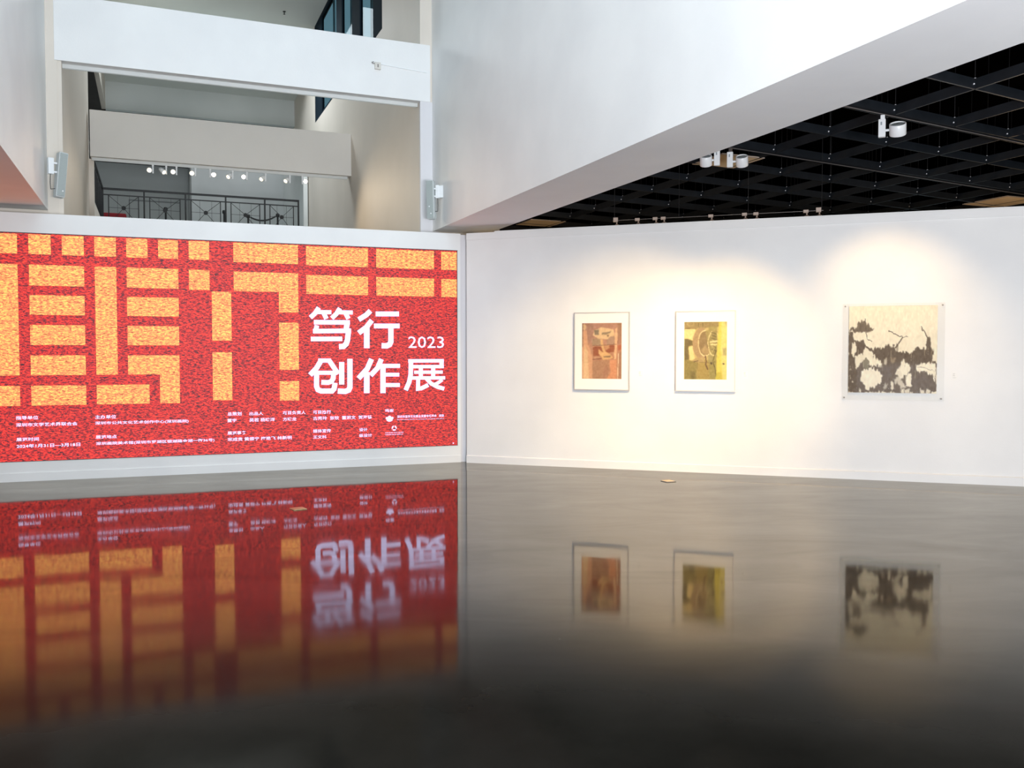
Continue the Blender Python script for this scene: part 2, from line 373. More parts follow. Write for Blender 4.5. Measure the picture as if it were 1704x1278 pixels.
# shell round the rest
b = MB(); b.box(-16, 16, -9.2, -9, 3.4, 12); b.box(-16, -8.3, -9.2, -9, 0, 3.4); b.box(10.3, 16, -9.2, -9, 0, 3.4)
ent = struct('window_3', MB().box(-8.3, 10.3, -9.15, -9.05, 3.3, 3.4), FRAMEW, 'unseen glazed front added behind the camera to go with the fill light')  # unseen glazing, added as a backing for the fill light behind the camera
for i in range(7):
    x = -8.3 + i * 3.1; mb = MB(); mb.box(x - (.06 if i else 0), x + (.06 if i < 6 else 0), -9.15, -9.02, 0, 3.3); mb.obj('mullion', FRAMEW, ent)
    if i < 6: mb = MB(); mb.box(x + .06, x + 3.04, -9.11, -9.10, 0, 3.3); mb.obj('pane', SKYG, ent)
struct('wall_behind', b, WHITE, 'white wall behind the camera')
b = MB(); b.box(-16.2, -16, -9, 30, 0, 10)
struct('wall_far_left', b, WHITE, 'white wall of the hall on the left')
b = MB(); b.box(16, 16.2, -9, 30, 0, 3.6); b.box(15.95, 16.2, -9, 30, 3.6, 6)
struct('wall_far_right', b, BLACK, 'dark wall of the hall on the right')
b = MB(); b.box(URO, 16, 24.0, 24.2, 0, 6)
b.box(4.2, URO, 24.0, 24.2, 0, 6); b.box(16, 24, 24.0, 24.2, 0, 6)
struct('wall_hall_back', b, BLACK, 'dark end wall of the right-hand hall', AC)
b = MB(); b.box(-15.5, UL - .8, -9, 14.0, 3.42, 3.62)
struct('ceiling_left', b, WHITE, 'low white ceiling of the hall on the left', AC)
b = MB(); b.box(URO, 28, -14, 24.2, 5.9, 6.05)
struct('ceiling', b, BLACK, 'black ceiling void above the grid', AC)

# ------------------------------------------------------------------ hung black ceiling grid
E1 = np.array([1.055, .137]); E2 = np.array([0, 1.02]); G0 = np.array([7.69, 8.52]); ZG = 4.30
grid = thing('ceiling_grid', 'hung grid of black steel channels on threaded rods under a dark ceiling', 'ceiling grid', (0, 0, 0), AC)
def channel(p, q, h=.105, wd=.022, t=.006):       # a folded steel channel, open at the top
    p = Vector((p[0], p[1], 0)); q = Vector((q[0], q[1], 0)); L = (q - p).length
    mb = MB(); y = wd / 2
    mb.box(0, L, -y, y, 0, t); mb.box(0, L, -y, -y + t, t, h); mb.box(0, L, y - t, y, t, h)
    o = mb.obj('channel', STEEL, grid); o.location = (p.x, p.y, ZG - h / 2); o.rotation_euler = (0, 0, math.atan2(q.y - p.y, q.x - p.x)); return o
NI = range(-2, 8)
for i in NI:                                      # along the atrium
    x = G0[0] + i * E1[0] + (0)
    a = G0 + i * E1 - 9 * E2; q = G0 + i * E1 + 10 * E2
    channel(a, q)
for j in range(-9, 11):                           # across
    a = G0 + j * E2 - 2.7 * E1; q = G0 + j * E2 + 8.2 * E1
    channel(a, q)
mb = MB(); mb.tube((0, 0, .03), (0, 0, 1.55), .0045, n=6)
mb.box(-.035, .035, -.035, .035, .036, .042)
for sx, sy in ((-.03, -.035), (.03, -.035)):
    mb.tube((sx, sy + .02, -.010), (sx, sy - .008, -.010), .008, n=6, mi=1)
mb.tube((0, 0, .042), (0, 0, .06), .012, n=6, mi=1)
rod_me = mb.mesh('hanger_rod', [ROD, BRIGHT])
for i in NI:
    for j in range(-8, 11):
        p = G0 + i * E1 + j * E2
        o = link('hanger_rod', rod_me, grid, (p[0], p[1], ZG)); o.rotation_euler = (0, 0, -AC)

# tan boards lying in the grid
for k, (u, v, s, lab) in enumerate(((7.42, 10.20, .66, 'tan board in the black grid behind the pair of white spotlights'),
                                    (7.40, 16.50, .74, 'tan board in the black grid low beside the white beam end'),
                                    (13.9, 11.1, .86, 'tan board in the black grid at the right edge of the photo'))):
    t = thing('ceiling_board', lab, 'ceiling board', uv(u, v, ZG - .05), AC, 'tan boards lying in the ceiling grid')
    mb = MB(); mb.box(-s / 2, s / 2, -s / 2, s / 2, 0, .02); mb.obj('board', PANELT, t)
    mb = MB()
    for a, c, d, e in ((-s / 2 - .02, s / 2 + .02, -s / 2 - .02, -s / 2), (-s / 2 - .02, s / 2 + .02, s / 2, s / 2 + .02), (-s / 2 - .02, -s / 2, -s / 2, s / 2), (s / 2, s / 2 + .02, -s / 2, s / 2)):
        mb.box(a, c, d, e, 0, .012)
    mb.obj('edge_trim', LAMPB, t)

# ------------------------------------------------------------------ lighting tracks and large white spotlights in the hall
def track(p, q, label, m=TRACKK, wd=.032, h=.03, name='light_track'):
    p = Vector(p); q = Vector(q); L = (q - p).length
    t = thing(name, label, 'light track', tuple(p), math.atan2(q.y - p.y, q.x - p.x), 'lighting tracks')
    mb = MB(); y = wd / 2
    mb.box(0, L, -y, y, h - .006, h); mb.box(0, L, -y, -y + .007, 0, h - .006); mb.box(0, L, y - .007, y, 0, h - .006)
    mb.obj('rail', m, t)
    mb = MB(); mb.box(0, L, -y - .005, -y, 0, .008); mb.obj('bright_lip', TRACKG, t)
    mb = MB(); mb.box(-.012, 0, -y, y, 0, h); mb.box(L, L + .012, -y, y, 0, h); mb.obj('end_cap', m, t)
    return t
ZT = 4.16
d1 = np.array([9.959 - 6.668, 7.676 - 7.225]); d1 = d1 / np.hypot(*d1)
def T1(s): p = np.array([6.668, 7.225]) + d1 * s; return uv(p[0], p[1], ZT)
d2 = np.array([12.531 - 6.647, 10.028 - 9.206]); d2 = d2 / np.hypot(*d2)
def T2(s): p = np.array([6.647, 9.206]) + d2 * s; return uv(p[0], p[1], ZT)
track(T1(-1.8), T1(7), 'grey track under the black grid carrying the single large white spotlight')
track(T2(-1.6), T2(8), 'grey track under the black grid, farther back, running to the right')
def big_spot(label, top, target, adapter=LAMPW, side=1, R=.085, group='large white spotlights in the hall'):
    """driver box hanging from the track, short arm, drum head aimed at target"""
    t = thing('spotlight', label, 'spotlight', top, 0, group)
    ta = math.atan2(target[1] - top[1], target[0] - top[0])
    t.rotation_euler = (0, 0, ta - math.pi / 2)          # local +Y faces the target
    mb = MB(); mb.bevbox(-.022, .022, -.022, .022, -.05, 0, .004); mb.obj('adapter', adapter, t)
    mb = MB(); mb.bevbox(-.042, .030, -.028, .028, -.235, -.045, .005); mb.box(-.020, -.004, -.0285, -.028, -.11, -.075, 1); mb.obj('driver_box', [LAMPW, LAMPG], t)
    hx = side * (.050 + R + .015); hz = -.165
    mb = MB(); mb.tube((side * .028, 0, hz), (side * .075, 0, hz), .013, n=14); mb.obj('arm', LAMPW, t)
    dist = math.hypot(target[0] - top[0], target[1] - top[1]); pitch = math.atan2(top[2] + hz - target[2], dist)
    # local drum axis: +z of the lathe = beam direction
    M = Matrix.Translation((hx, 0, hz)) @ Matrix.Rotation(-(math.pi / 2 + pitch), 4, 'X')
    mb = MB(); L = .062
    mb.lathe([(R - .014, -L + .010), (R - .012, -L), (R - .003, -L), (R, -L + .004), (R, L - .004), (R - .003, L), (R - .014, L), (R - .020, L - .02)], 36, 0, M)
    h = mb.obj('lamp_head', LAMPW, t)
    mb = MB(); mb.lathe([(.0005, -L + .012), (R - .013, -L + .012), (R - .013, -L + .010), (.0005, -L + .0095)], 32, 0, M); mb.obj('heat_sink', LAMPG, h)
    mb = MB(); mb.lathe([(.0005, L - .018), (R - .021, L - .018), (R - .021, L - .012), (.0005, L - .008)], 32, 0, M); mb.obj('lens', GLOW, h)
    lens = Matrix.Rotation(ta - math.pi / 2, 4, 'Z') @ (M @ Vector((0, 0, L + .01)))
    return t, Vector(top) + lens
def rw(s, z, off=0): p = RO + RX * s - RN * off; return (p[0], p[1], z)
pic = [rw(2.0, 1.45), rw(3.40, 1.45), rw(5.62, 1.45)]
_, la = big_spot('single large white spotlight hanging from the grey track, nearest the right edge', T1(.66), pic[2], side=1)
_, lb = big_spot('right-hand one of the pair of white spotlights beside the beam edge', T2(.10), tuple(np.array(T2(.10)) + np.array((.7, 1.9, -3.2))), adapter=LAMPD, side=1, R=.075)
_, lc = big_spot('left-hand one of the pair of white spotlights, half hidden by the beam', T2(-.12), tuple(np.array(T2(-.12)) + np.array((.5, 1.9, -3.2))), adapter=LAMPD, side=-1, R=.075)
_, l1 = big_spot('white spotlight behind the beam aimed at the reddish picture', T1(-1.45), pic[0])
_, l2 = big_spot('white spotlight behind the beam aimed at the green picture', T1(-1.0), pic[1])
for p, q, e in ((l1, pic[0], 660), (l2, pic[1], 660), (la, pic[2], 215)):
    lamp('SPOT', 'picture_spot_beam', tuple(p), e, WARM, target=(q[0], q[1], q[2] - .45), spot_size=math.radians(55 if e > 500 else 78), spot_blend=1.0, shadow_soft_size=.05)

# small tan spotlights on a track beyond the picture wall
c9 = float(RO @ RN) + .9
ts = hit(1020, 367.5, RN, c9); te = hit(1370, 350.5, RN, c9)
ZS = float((ts[2] + te[2]) / 2)
back_track = thing('light_track', 'thin track with small tan spotlights just above the picture wall', 'light track', (ts[0], ts[1], ZS), AR, 'lighting tracks')
Lb = float(np.hypot(*(te - ts)[:2]))
mb = MB(); mb.box(0, Lb, -.006, .006, 0, .006); mb.obj('rail', TRACKG, back_track)
for px in (1160, 1310): pass
mb = MB()
for s in (.02, Lb * .33, Lb * .66, Lb - .02): mb.tube((s, 0, .018), (s, 0, 5.9 - ZS), .004, n=6)
mb.obj('hanger_rod', ROD, back_track)
_words = ['first', 'second', 'third', 'fourth', 'fifth', 'sixth', 'seventh', 'eighth', 'ninth']
for k, px in enumerate((1025, 1061, 1090.5, 1104, 1183, 1239, 1258, 1341, 1362)):
    p = hit(px, 360, RN, c9)
    t = thing('small_spotlight', f'small tan spotlight above the picture wall, {_words[k]} of nine from the left', 'spotlight', (p[0], p[1], ZS - .003), AR, 'small tan spotlights above the picture wall')
    up = k in (0, 8)
    mb = MB(); mb.bevbox(-.034, .034, -.034, -.0095, -.02, .045 if up else .022, .003); mb.obj('adapter', LAMPB, t)
    mb = MB(); mb.box(.004, .022, -.01, .01, -.06, -.01); mb.obj('arm', LAMPB, t)
    M = Matrix.Translation((.013, 0, -.105)) @ Matrix.Rotation(math.radians(25 if k % 2 else -20), 4, 'X')
    mb = MB(); mb.lathe([(.022, .055), (.030, .05), (.033, -.05), (.028, -.055)], 16, 0, M); mb.obj('lamp_head', LAMPB, t)

# ------------------------------------------------------------------ white tracks under the two cross beams, and the row of lit spotlights
def beam_track(u0, u1, v, z, label):
    t = thing('light_track', label, 'light track', uv(u0, v, z), AC, 'lighting tracks')
    L = u1 - u0; mb = MB(); y = .022
    mb.box(0, L, -y, y, -.012, 0); mb.box(0, L, -y, -y + .009, -.05, -.012); mb.box(0, L, y - .009, y, -.05, -.012); mb.obj('rail', TRACKW, t)
    mb = MB(); mb.box(-.02, 0, -y, y, -.05, 0); mb.box(L, L + .02, -y, y, -.05, 0); mb.obj('end_cap', TRACKW, t); return t
beam_track(UL + .18, 3.71, V1 + .145, 5.335, 'white track under the nearest cross beam, without lamps')
beam_track(ULI + .08, 3.66, 17.72, 5.14, 'white track under the second cross beam carrying ten lit spotlights')
lampx = [(.055, 0), (.285, 1), (.465, 0), (.797, 0), (1.063, 2), (1.471, 1), (1.732, 2), (2.083, 1), (2.546, 1), (2.787, 2)]
desc = ['leftmost lit track spotlight above the balcony', 'second lit spotlight from the left, turned rightward', 'third lit spotlight from the left, in the left trio',
        'fourth lit spotlight from the left, right of the wall edge', 'fifth lit spotlight from the left, glaring brightly', 'sixth lit spotlight from the left, tilted down and dim',
        'seventh lit spotlight from the left, glaring brightly', 'eighth lit spotlight from the left, turned down', 'ninth lit spotlight from the left, turned down', 'rightmost lit spotlight above the balcony, by the white post']
for k, (u, st) in enumerate(lampx):
    z = 5.09; p = uv(u, 17.72, z)
    t = thing('track_spotlight', desc[k], 'spotlight', p, AC, 'lit spotlights in a row under the second cross beam')
    s = 1 if k in (4, 9) else -1
    mb = MB(); mb.bevbox(-.018, .018, -.018, .018, -.03, -.001, .003); mb.obj('adapter', LAMPW, t)
    mb = MB(); mb.bevbox(-.013, .013, -.013, .013, -.16, -.028, .003); mb.obj('stem', LAMPW, t)
    c = Vector((s * .062, -.01, -.105))
    yaw = {0: 0, 1: .75, 2: -.05}[st] * (-1 if s < 0 else 1); tilt = {0: 0, 1: .55, 2: -.05}[st]
    d = Vector((0 - p[0], 0 - p[1], 1.6 - p[2])); d.rotate(Matrix.Rotation(-AC, 3, 'Z')); d.normalize()
    d.rotate(Matrix.Rotation(yaw if k != 1 else -.0 + .8, 3, 'Z')); d = (d + Vector((0, 0, -tilt))).normalized()
    M = Matrix.Translation(c) @ d.to_track_quat('Z', 'Y').to_matrix().to_4x4()
    mb = MB(); mb.lathe([(.018, -.09), (.032, -.08), (.044, -.02), (.049, .045), (.045, .050), (.037, .045), (.034, .035)], 24, 0, M); h = mb.obj('lamp_head', LAMPW, t)
    mb = MB(); mb.lathe([(.0005, .036), (.0335, .036), (.0335, .039), (.0005, .043)], 24, 0, M); mb.obj('lens', GLOWH if st == 2 else GLOW, h)
    mb = MB(); mb.tube((s * .010, 0, -.105), (s * .03, 0, -.105), .009, n=10); mb.obj('arm', LAMPW, t)
for u in (.3, 1.5, 2.6):
    lamp('SPOT', 'bay_spot_beam', uv(u, 17.45, 4.9), 75, (1, .80, .56), target=uv(u + .9, 14.0, 2.2), spot_size=math.radians(120), spot_blend=1, shadow_soft_size=.08)

# ------------------------------------------------------------------ balcony railing of the upper gallery
rail = thing('balcony_railing', 'black metal railing with crossed bars and round centres along the balcony front', 'railing', uv(0, 23.0, 4.55), AC)
ZR = .96
for z0, z1, w2 in ((ZR - .045, ZR, .028), (ZR - .175, ZR - .15, .014), (.08, .105, .014)):
    mb = MB(); mb.box(-1.07, 3.53, -w2, w2, z0, z1); mb.obj('handrail' if w2 > .02 else 'rail_bar', BLACKM, rail)
posts = [-1.04, -.136, .798, 1.736, 2.678, 3.512]
for u in posts:
    mb = MB(); mb.box(u - .018, u + .018, -.018, .018, 0, ZR - .045); mb.obj('post', BLACKM, rail)
for a, c in zip(posts[:-1], posts[1:]):
    i0, i1 = a + .125, c - .125; zt, zb = ZR - .175, .105
    for u in (i0, i1):
        mb = MB(); mb.box(u - .011, u + .011, -.01, .01, zb, zt); mb.obj('baluster', BLACKM, rail)
    cx, cz = (i0 + i1) / 2, .5
    mb = MB()
    for sx, sz in ((i0, zt), (i1, zt), (i0, zb), (i1, zb)): mb.tube((sx, 0, sz), (cx, 0, cz), .0065, n=6)
    mb.box(i0, i1, -.004, .004, cz - .004, cz + .004)
    for q in (.3, .7): mb.box(i0 + (i1 - i0) * q - .003, i0 + (i1 - i0) * q + .003, -.003, .003, zb, zt)
    mb.obj('cross_bars', BLACKM, rail)
    mb = MB(); mb.tube((cx, -.015, cz), (cx, .015, cz), .05, n=20); mb.obj('rosette', BLACKM, rail)
srail = thing('balcony_railing', 'black metal railing along the left side of the bay, seen end-on', 'railing', uv(-1.05, 18.0, 4.55), AC)
mb = MB(); mb.box(-.028, .028, 0, 4.96, ZR - .045, ZR); mb.obj('handrail', BLACKM, srail)
for z0 in (ZR - .175, .08):
    mb = MB(); mb.box(-.014, .014, 0, 4.96, z0, z0 + .025); mb.obj('rail_bar', BLACKM, srail)
for k in range(6):
    mb = MB(); mb.box(-.018, .018, k * .98, k * .98 + .036, 0, ZR - .045); mb.obj('post', BLACKM, srail)
bal = MB(); bal.box(-.012, .012, -.008, .008, .105, ZR - .175); bal_me = bal.mesh('baluster', BLACKM)
for k in range(40): link('baluster', bal_me, srail, (0, .1 + k * .122, 0))

# rope stanchions and a red bench on the upper gallery
def stanchion(u, v, h, label):
    t = thing('rope_stanchion', label, 'stanchion', uv(u, v, 4.55), AC, 'black rope stanchions on the upper gallery')
    mb = MB(); mb.lathe([(.16, 0), (.16, .015), (.05, .03), (.025, .05)], 24); mb.obj('base', BLACKM, t)
    mb = MB(); mb.tube((0, 0, .04), (0, 0, h - .1), .025, n=14); mb.obj('pole', BLACKM, t)
    mb = MB(); mb.lathe([(.025, h - .1), (.05, h - .085), (.05, h - .02), (.035, h)], 18); mb.obj('cap', BLACKM, t)
def on_v(px, py, v): p = hit(px, py, V, v); return float(p @ U), float(p[2])
ss = []
for px, py, lab in ((275.7, 345, 'black stanchion behind the railing, second bay from the left'), (373, 350, 'black stanchion behind the railing, near its third post'),
                    (413, 357, 'black stanchion behind the railing, left end of the sagging belt'), (462, 355.5, 'black stanchion behind the railing, right end of the sagging belt')):
    u, z = on_v(px, py, 25.5 if px < 400 else 24.6); ss.append((u, z)); stanchion(u, 25.5 if px < 400 else 24.6, z - 4.55, lab)
t = thing('barrier_belt', 'black belt sagging between the two right-hand stanchions', 'belt', uv(ss[2][0], 24.6, ss[2][1] - .06), AC)
mb = MB(); Lr = ss[3][0] - ss[2][0]; N = 14
for i in range(N):
    xa, xb = Lr * i / N, Lr * (i + 1) / N; f = lambda x: -.55 * x * (Lr - x) / (Lr * Lr) + (ss[3][1] - ss[2][1]) * x / Lr
    if 0 < i < N - 1: mb.add([(xa, 0, f(xa)), (xb, 0, f(xb)), (xb, 0, f(xb) + .045), (xa, 0, f(xa) + .045), (xa, .006, f(xa)), (xb, .006, f(xb)), (xb, .006, f(xb) + .045), (xa, .006, f(xa) + .045)],
           [(0, 1, 2, 3), (5, 4, 7, 6), (0, 4, 5, 1), (3, 2, 6, 7)])
mb.obj('belt', BLACKM, t)
u0, z0 = on_v(168, 353, 24.2); u1, z1 = on_v(210, 354, 24.2)
t = thing('bench', 'dark red padded bench behind the left end of the balcony railing', 'bench', uv((u0 + u1) / 2, 24.4, 4.55), AC)
bw = (u1 - u0) / 2; hb = z0 - 4.55
mb = MB(); mb.bevbox(-bw, bw, -.2, .2, hb - .12, hb, .03); mb.obj('seat', REDF, t)
for sx in (-1, 1):
    for sy in (-1, 1):
        mb = MB(); mb.box(sx * (bw - .05) - .02, sx * (bw - .05) + .02, sy * .16 - .02, sy * .16 + .02, 0, hb - .118); mb.obj('leg', BLACKM, t)
# picture rail line along the far gallery wall
mb = MB(); mb.box(-1.9, 1.15, 31.94, 32, 5.43, 5.47); mb.box(1.25, 4.0, 29.14, 29.2, 5.43, 5.47)
struct('trim_8', mb, TRACKG, 'thin grey rail along the far gallery wall', AC)

# ------------------------------------------------------------------ wall speakers
def speaker(label, loc, rz, tilt, round_=False, h=.56, wd=.11, dp=.12):
    t = thing('wall_speaker', label, 'speaker', loc, rz, 'slim white column speakers on brackets')
    M = Matrix.Rotation(tilt, 4, 'Y')
    mb = MB(); mb.bevbox(-wd / 2, wd / 2, -dp / 2, dp / 2, -h / 2, h / 2, .022 if round_ else .010, 0, M); c = mb.obj('cabinet', SPKW, t)
    mb = MB(); mb.bevbox(-wd / 2 + .008, wd / 2 - .008, -dp / 2 - .006, -dp / 2 + .004, -h / 2 + .012, h / 2 - .012, .004, 0, M); g = mb.obj('grille', SPKG, c)
    mb = MB()
    for x, z in (((.012, -h * .36), (-.010, -h * .18)) if round_ else ((.018, -h * .36),)): mb.tube(M @ Vector((x, -dp / 2 - .009, z)), M @ Vector((x, -dp / 2 - .004, z)), .009, n=14)
    mb.obj('badge', LAMPW, c)
    return t
# left: bracket fixed to the left beam face, cabinet leaning into the atrium
sp = speaker('white column speaker on the left wall, leaning right', uv(-1.030, 12.35, 3.815), AC + .40, .095, wd=.105)
mb = MB(); mb.bevbox(-.150, -.085, -.03, .03, .0, .20, .004); mb.box(-.085, -.045, -.02, .02, .13, .15); mb.box(-.085, -.040, -.02, .02, .02, .04); mb.obj('bracket', LAMPW, sp)
mb = MB(); mb.path([(-.12, 0, 0), (-.125, 0, -.10), (-.12, 0, -.185), (-.06, 0, -.17)], .004, 6); mb.obj('cable', BLACKM, sp)
sp = speaker('white column speaker beside the corner pilaster at the right end of the cross beam', uv(3.775, 12.3, 3.815), AC - .62, -.03, True, wd=.115)
mb = MB(); mb.bevbox(.075, .125, -.03, .03, .02, .21, .004); mb.box(.045, .085, -.02, .02, .15, .17); mb.box(.045, .085, -.02, .02, .04, .06); mb.box(.11, .20, -.025, .025, .03, .2); mb.obj('bracket', LAMPW, sp)
mb = MB(); mb.path([(.10, 0, .02), (.105, 0, -.08), (.10, 0, -.165), (.05, 0, -.165)], .004, 6); mb.obj('cable', BLACKM, sp)

# sprinkler on the high ceiling
p = EYE + (CEIL - 1.6) / ray(473, 19)[2] * ray(473, 19)
t = thing('sprinkler_head', 'tiny dark sprinkler head on the high grey ceiling', 'sprinkler', (p[0], p[1], CEIL - .001), 0)
mb = MB(); mb.lathe([(.008, -.06), (.011, -.055), (.011, -.012), (.035, -.008), (.035, 0)], 16); mb.obj('body', BLACKM, t)
mb = MB(); mb.lathe([(.022, -.068), (.025, -.066), (.025, -.064), (.008, -.058)], 16); mb.obj('deflector', BLACKM, t)

# junction box and its conduit on the nearest cross beam
t = thing('junction_box', 'small off-white junction box on the nearest cross beam', 'junction box', uv(3.085, V1 - .02, 5.765), AC)
mb = MB(); mb.bevbox(-.045, .045, -.035, 0, -.05, .05, .004); mb.obj('box', PLASTIC, t)
mb = MB(); mb.box(-.008, .008, -.037, -.035, -.025, .02); mb.obj('slot', TRACKG, t)
mb = MB(); mb.path([(-.045, -.012, .03), (-.075, -.012, .03), (-.085, -.012, .045), (-.055, -.012, .055)], .005, 6); mb.obj('wire_end', TRACKG, t)
mb = MB(); mb.path([(.045, -.008, .035), (.35, -.008, .015), (.74, -.008, -.005)], .007, 8); mb.obj('conduit', LAMPW, t)

# ------------------------------------------------------------------ the large lit screen
SR, SB, ST, SL = -.037, .253, 3.072, -7.05
scr = thing('led_screen', 'huge lit red exhibition screen with orange blocks and white lettering', 'screen', tuple(LO), AL)
mb = MB(); mb.box(SL, SR - .012, -.006, -.0015, SB, ST); mb.obj('display', LEDRED, scr)
mb = MB()
for x0, x1, z0, z1 in ((SL - .012, SR, ST, ST + .010), (SL - .012, SR, SB - .006, SB), (SL - .012, SL, SB, ST), (SR - .012, SR - .004, SB, ST)):
    mb.box(x0, x1, -.008, -.0015, z0, z1)
mb.obj('bezel', mat('dark_screen_edge', (.05, .02, .02, 1), .5), scr)
# blocks: (x0, x1, top, bottom)
R_ = [(3.062, 2.820), (2.690, 2.433), (2.315, 2.071), (1.945, 1.697), (1.567, 1.320), (1.190, .943)]
B = []
for i, (a, c) in enumerate(R_):
    x = (-5.551, -4.934)
    if i == 0: B += [(-5.551, -5.305, a, c), (-5.182, -4.934, a, c)]
    else: B.append((*x, a, c))
B += [(-6.16, -5.675, *R_[0]), (-6.16, -5.675, 2.690, 1.320), (-6.16, -5.675, *R_[5])]
B += [(-4.813, -4.564, *R_[0]), (-4.813, -4.564, 2.690, 1.320), (-4.813, -4.192, *R_[5])]
B += [(-4.443, -4.192, *R_[0]), (-4.065, -3.825, *R_[0])] + [(-4.443, -3.825, *R_[i]) for i in (1, 2, 3)]
B += [(-4.443, -3.825, *R_[4]), (-4.065, -3.825, 1.320, .943)]
B += [(-3.695, -3.441, *R_[0]), (-3.695, -3.441, 2.688, 2.425)]
B += [(-3.415, -3.171, 2.409, 1.761), (-3.415, -3.171, 1.608, .969)]
B += [(-3.137, -2.298, 3.062, 2.806), (-3.137, -2.298, 2.681, 2.420), (-2.556, -2.298, 2.420, 2.148), (-2.556, -2.298, 2.009, 1.367), (-2.556, -2.298, 1.213, .948)]
for x0, x1 in ((-2.190, -1.342), (-1.226, -.390), (-.281, -.050)): B += [(x0, x1, 3.055, 2.795), (x0, x1, 2.664, 2.405)]
for a, c in R_[1:5]: B.append((-6.9, -6.28, a, c))
B += [(-6.9, -6.60, *R_[0]), (-6.50, -6.28, *R_[0]), (-6.9, -6.28, *R_[5])]
for x0, x1, zt, zb in B: MB().add([(x0, -.0085, zb), (x1, -.0085, zb), (x1, -.0085, zt), (x0, -.0085, zt)], [(0, 1, 2, 3)]).obj('orange_block', LEDORG, scr)

# title, drawn stroke by stroke (points in the letter grid of a 270-wide field)
def K(x, y): s, z = sz_l(500 + x / 6.311, 490 + y / 6.311); return (s, z)
def stroke(mb, pts, wd, y=-.011):
    P = [np.array(K(*p)) for p in pts]; w2 = wd * .5
    Ls, Rs = [], []
    for i, p in enumerate(P):
        a = P[i] - P[i - 1] if i > 0 else P[1] - P[0]; c = P[i + 1] - P[i] if i < len(P) - 1 else a
        a = a / np.hypot(*a); c = c / np.hypot(*c); m = a + c; m = m / np.hypot(*m)
        nrm = np.array([-m[1], m[0]]); k = w2 / max(.35, abs(nrm @ np.array([-a[1], a[0]])))
        Ls.append(p + nrm * k); Rs.append(p - nrm * k)
    for i in range(len(P) - 1):
        q = [Ls[i], Ls[i + 1], Rs[i + 1], Rs[i]]
        mb.add([(s[0], y, s[1]) for s in q], [(0, 1, 2, 3)])
def character(mb, strokes, base):
    for k, (pts, wd) in enumerate(strokes): stroke(mb, pts, wd, base - k * .00006)
H_ = .063; W_ = .074
chars = [
 [([(192, 138), (150, 200), (103, 243)], H_), ([(165, 185), (323, 187)], .056), ([(240, 190), (272, 256)], H_),
  ([(413, 145), (375, 205), (327, 250)], H_), ([(385, 187), (548, 190)], .056), ([(468, 190), (503, 256)], H_),
  ([(140, 292), (518, 294)], H_), ([(490, 294), (476, 385)], W_), ([(172, 325), (157, 388)], H_), ([(130, 386), (530, 381)], H_), ([(503, 381), (492, 480), (478, 520), (450, 546), (403, 548)], W_), ([(108, 468), (437, 466)], H_)],
 [([(733, 172), (690, 215), (610, 265)], .070), ([(748, 272), (690, 345), (610, 405)], .072), ([(695, 345), (695, 564)], .080), ([(788, 205), (1033, 205)], .068), ([(770, 331), (1040, 331)], .066), ([(948, 331), (948, 495), (935, 525), (905, 540), (850, 538)], .076)],
 [([(215, 694), (170, 770), (100, 846)], .070), ([(185, 694), (318, 694)], .056), ([(300, 694), (345, 760), (395, 835)], .066), ([(160, 822), (372, 822)], .056), ([(345, 822), (343, 880), (325, 912), (290, 925), (218, 922)], .066),
  ([(168, 822), (168, 965), (182, 1000), (215, 1014), (330, 1014), (352, 990), (362, 928)], .070), ([(432, 710), (432, 946)], .072), ([(518, 676), (518, 975), (505, 1004), (470, 1018), (390, 1014)], .074)],
 [([(745, 678), (700, 780), (608, 882)], .072), ([(695, 815), (695, 1036)], .080), ([(848, 678), (810, 770), (735, 850)], .070), ([(795, 750), (1044, 750)], .058), ([(865, 750), (865, 1036)], .076), ([(865, 842), (1036, 842)], .052), ([(865, 951), (1042, 951)], .056)],
 [([(1130, 698), (1503, 696)], .050), ([(1158, 698), (1156, 840), (1140, 920), (1103, 1005)], .066), ([(1158, 758), (1503, 757)], .048), ([(1480, 698), (1480, 757)], .062), ([(1192, 817), (1492, 815)], .046),
  ([(1262, 775), (1262, 876)], .060), ([(1392, 775), (1392, 876)], .060), ([(1168, 877), (1518, 875)], .048), ([(1235, 877), (1232, 990), (1270, 985), (1340, 950)], .058), ([(1318, 880), (1370, 935), (1440, 972), (1508, 990)], .056), ([(1488, 895), (1440, 930), (1385, 955)], .048)]]
for c in chars:
    mb = MB(); character(mb, c, -.0105); mb.obj('title_character', LEDWHT, scr)

def text_mesh(body, size, squash=1.0, offset=0.0):
    cu = bpy.data.curves.new('lettering', 'FONT'); cu.body = body; cu.size = size; cu.offset = offset; cu.resolution_u = 2
    o = bpy.data.objects.new('lettering', cu); COL.objects.link(o)
    dg = bpy.context.evaluated_depsgraph_get(); me = bpy.data.meshes.new_from_object(o.evaluated_get(dg))
    vs = [(v_.co.x, v_.co.y) for v_ in me.vertices]; fs = [tuple(p.vertices) for p in me.polygons]
    bpy.data.objects.remove(o); bpy.data.curves.remove(cu); bpy.data.meshes.remove(me)
    return vs, fs
def write(mb, body, x0, zbase, h, width=None, y=-.011, offset=.0, x1=None):
    """lettering with its first character at x0, character height h, fitted to the given width"""
    vs, fs = text_mesh(body, 1.0, offset=offset)
    if not vs: return
    a = np.array(vs); xmin, xmax = a[:, 0].min(), a[:, 0].max(); ymin, ymax = a[:, 1].min(), a[:, 1].max()
    sy = h / (ymax - ymin); sx = (width / (xmax - xmin)) if width else sy
    mb.add([(x0 + (p[0] - xmin) * sx, y, zbase + (p[1] - ymin) * sy) for p in vs], fs)
def K_px(px, py): return sz_l(px, py)
mb = MB()
s0, zt_ = sz_l(500 + 1130 / 6.311, 490 + 440 / 6.311); s1, zb_ = sz_l(500 + 1505 / 6.311, 490 + 563 / 6.311)
